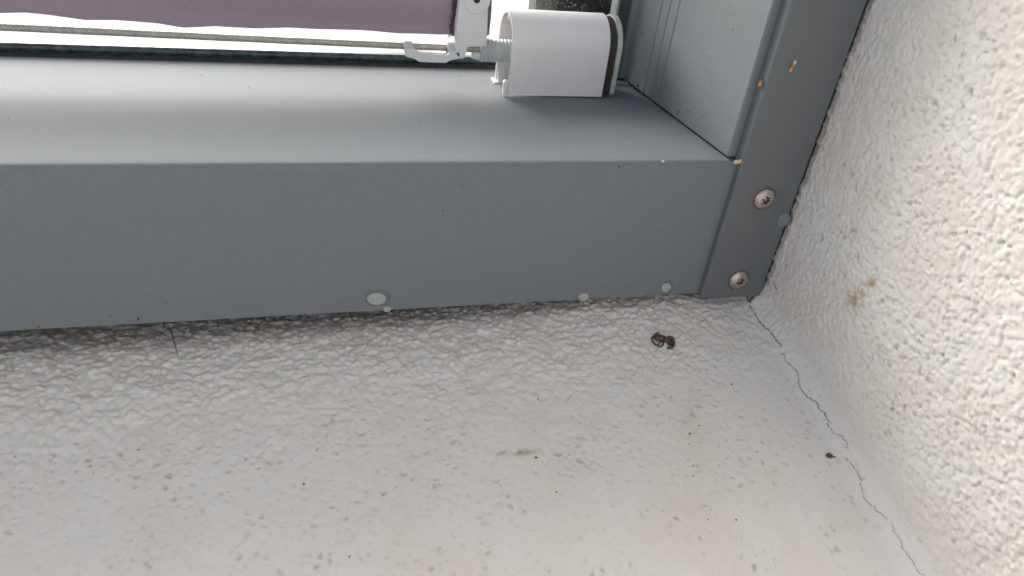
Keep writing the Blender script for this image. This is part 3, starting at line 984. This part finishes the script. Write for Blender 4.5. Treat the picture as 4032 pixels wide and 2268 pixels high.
def on_ledge(pts, lift):
    X_, Y_, Z_, _ = surf(s_of_x([p[0] for p in pts]), [p[1] for p in pts], 0)
    return [(a, b, c + l) for a, b, c, l in zip(X_, Y_, Z_, lift if isinstance(lift, (list, tuple)) else [lift] * len(pts))]
BODY = [(-25.0, -15.0), (-24.3, -16.0), (-23.3, -16.8), (-22.2, -17.4), (-21.2, -17.9), (-20.1, -18.4), (-19.2, -18.9), (-18.7, -19.2)]
path = catmull(on_ledge(BODY, .8), 5)
key = [.5, 1.15, 1.35, 1.2, .95, 1.2, 1.3, .8]
rad = [float(np.interp(i / 5, range(len(key)), key)) * (1 + .13 * math.sin(i * 1.9)) for i in range(len(path))]
ins = obj('insect_remains', tube(path, rad, n=12), M_INSECT, None, base=(-22, -17, -8), smooth=60)
tag(ins, 'dry brown curled insect remains stuck to the plaster ledge below the frame', 'dead insect')
LEGS = [[(-25.1, -14.6), (-26.6, -16.3), (-26.5, -18.0), (-25.8, -19.4), (-24.5, -20.3), (-23.1, -20.0), (-22.4, -18.3)],
        [(-25.7, -16.4), (-24.6, -17.6), (-23.7, -17.9), (-25.0, -19.3)],
        [(-24.8, -14.9), (-24.6, -14.0), (-23.4, -13.7), (-22.4, -13.6)],
        [(-23.6, -14.0), (-22.7, -14.6), (-21.7, -14.5)],
        [(-22.6, -15.0), (-21.5, -16.0), (-20.4, -16.6)],
        [(-18.2, -17.7), (-18.2, -19.4), (-19.4, -20.9), (-20.8, -21.1), (-21.6, -20.8)],
        [(-20.8, -17.4), (-19.6, -16.9), (-18.2, -17.6), (-18.1, -18.6)]]
LR = [.42, .36, .28, .3, .6, .62, .75]
for P_, q in zip(LEGS, LR):
    pp = catmull(on_ledge(P_, [.45 + .35 * math.sin(math.pi * i / (len(P_) - 1)) for i in range(len(P_))]), 5)
    obj('leg', tube(pp, [q * (1.05 - .35 * i / len(pp)) for i in range(len(pp))], n=8), M_INSECT, ins, smooth=60)

h1 = catmull([(-205.9, 4.5, -3.2), (-204.0, 0.0, -4.0), (-202.6, -4.8, -5.0), (-201.0, -9.6, -6.2)], 5)
one('hair', tube(h1, [.18] * (len(h1) - 4) + [.16, .13, .1, .06], n=6), M_HAIR, h1[0], 'longer dark bristle sticking out from under the frame onto the ledge', 'hair')
h2 = catmull([(-238.0, 1.2, -4.0), (-235.7, 2.9, -3.4), (-231.5, 5.1, -2.9)], 5)
one('hair', tube(h2, .15, n=6), M_HAIR, h2[0], 'short dark bristle lying in the shade under the left part of the frame', 'hair')
# crumbly dirt where strip, ledge and wall meet
bm = bmesh.new()
rr = random.Random(31)
for i in range(26):
    x = 25.5 + rr.uniform(-1.5, 3.6); y = rr.uniform(-1.6, 2.5)
    z = -5 + SL * y + 1.4 + rr.uniform(0, 3.2)
    blob((x, y, z), rr.uniform(.25, .7), rr.uniform(.25, .6), rr.uniform(.2, .5), bm, sub=1, rough=.3, seed=i)
one('crumbly_dirt', bm, M_DIRTB, (27, 0, -3), 'dark crumbly dirt in the corner under the foot of the cover strip', 'dirt')

# ------------------------------------------------------------ outside
bm = box(-42.4, 4, 145, 160, 20, 1200, 1)
post = one('outdoor_post', bm, M_DARKPOST, (-30, 152, 20), 'dark green mossy post standing outside the wet glass behind the white cover', 'post')
bm = bmesh.new()
rr = random.Random(8)
DR = [(-28.3, 82.6, .45), (-22.0, 81.9, .45), (-22.5, 80.7, .55), (-26.4, 81.7, .4), (-33.3, 82.3, .35), (-30.6, 83.6, .3), (-31.1, 80.8, .3), (-35.2, 82.7, .3), (-29.3, 80.9, .3)]
for i in range(230):
    DR.append((rr.uniform(-42, -8), rr.uniform(77, 112), rr.uniform(.12, .34)))
for i, (x, z, q) in enumerate(DR):
    blob((x, 132.95, z), q, q * .5, q * rr.uniform(.9, 1.3), bm, sub=1, rough=.1, seed=i)
d_ = obj('water_droplets', bm, M_WATER, None, base=(-30, 133, 80), smooth=80)
tag(d_, 'small water droplets beaded on the window glass before the dark post', 'water droplets', kind='stuff')

g = obj('ground', box(-120000, 120000, -120000, 120000, -2700, -2600), M_GROUND, None, smooth=0)
tag(g, kind='structure')
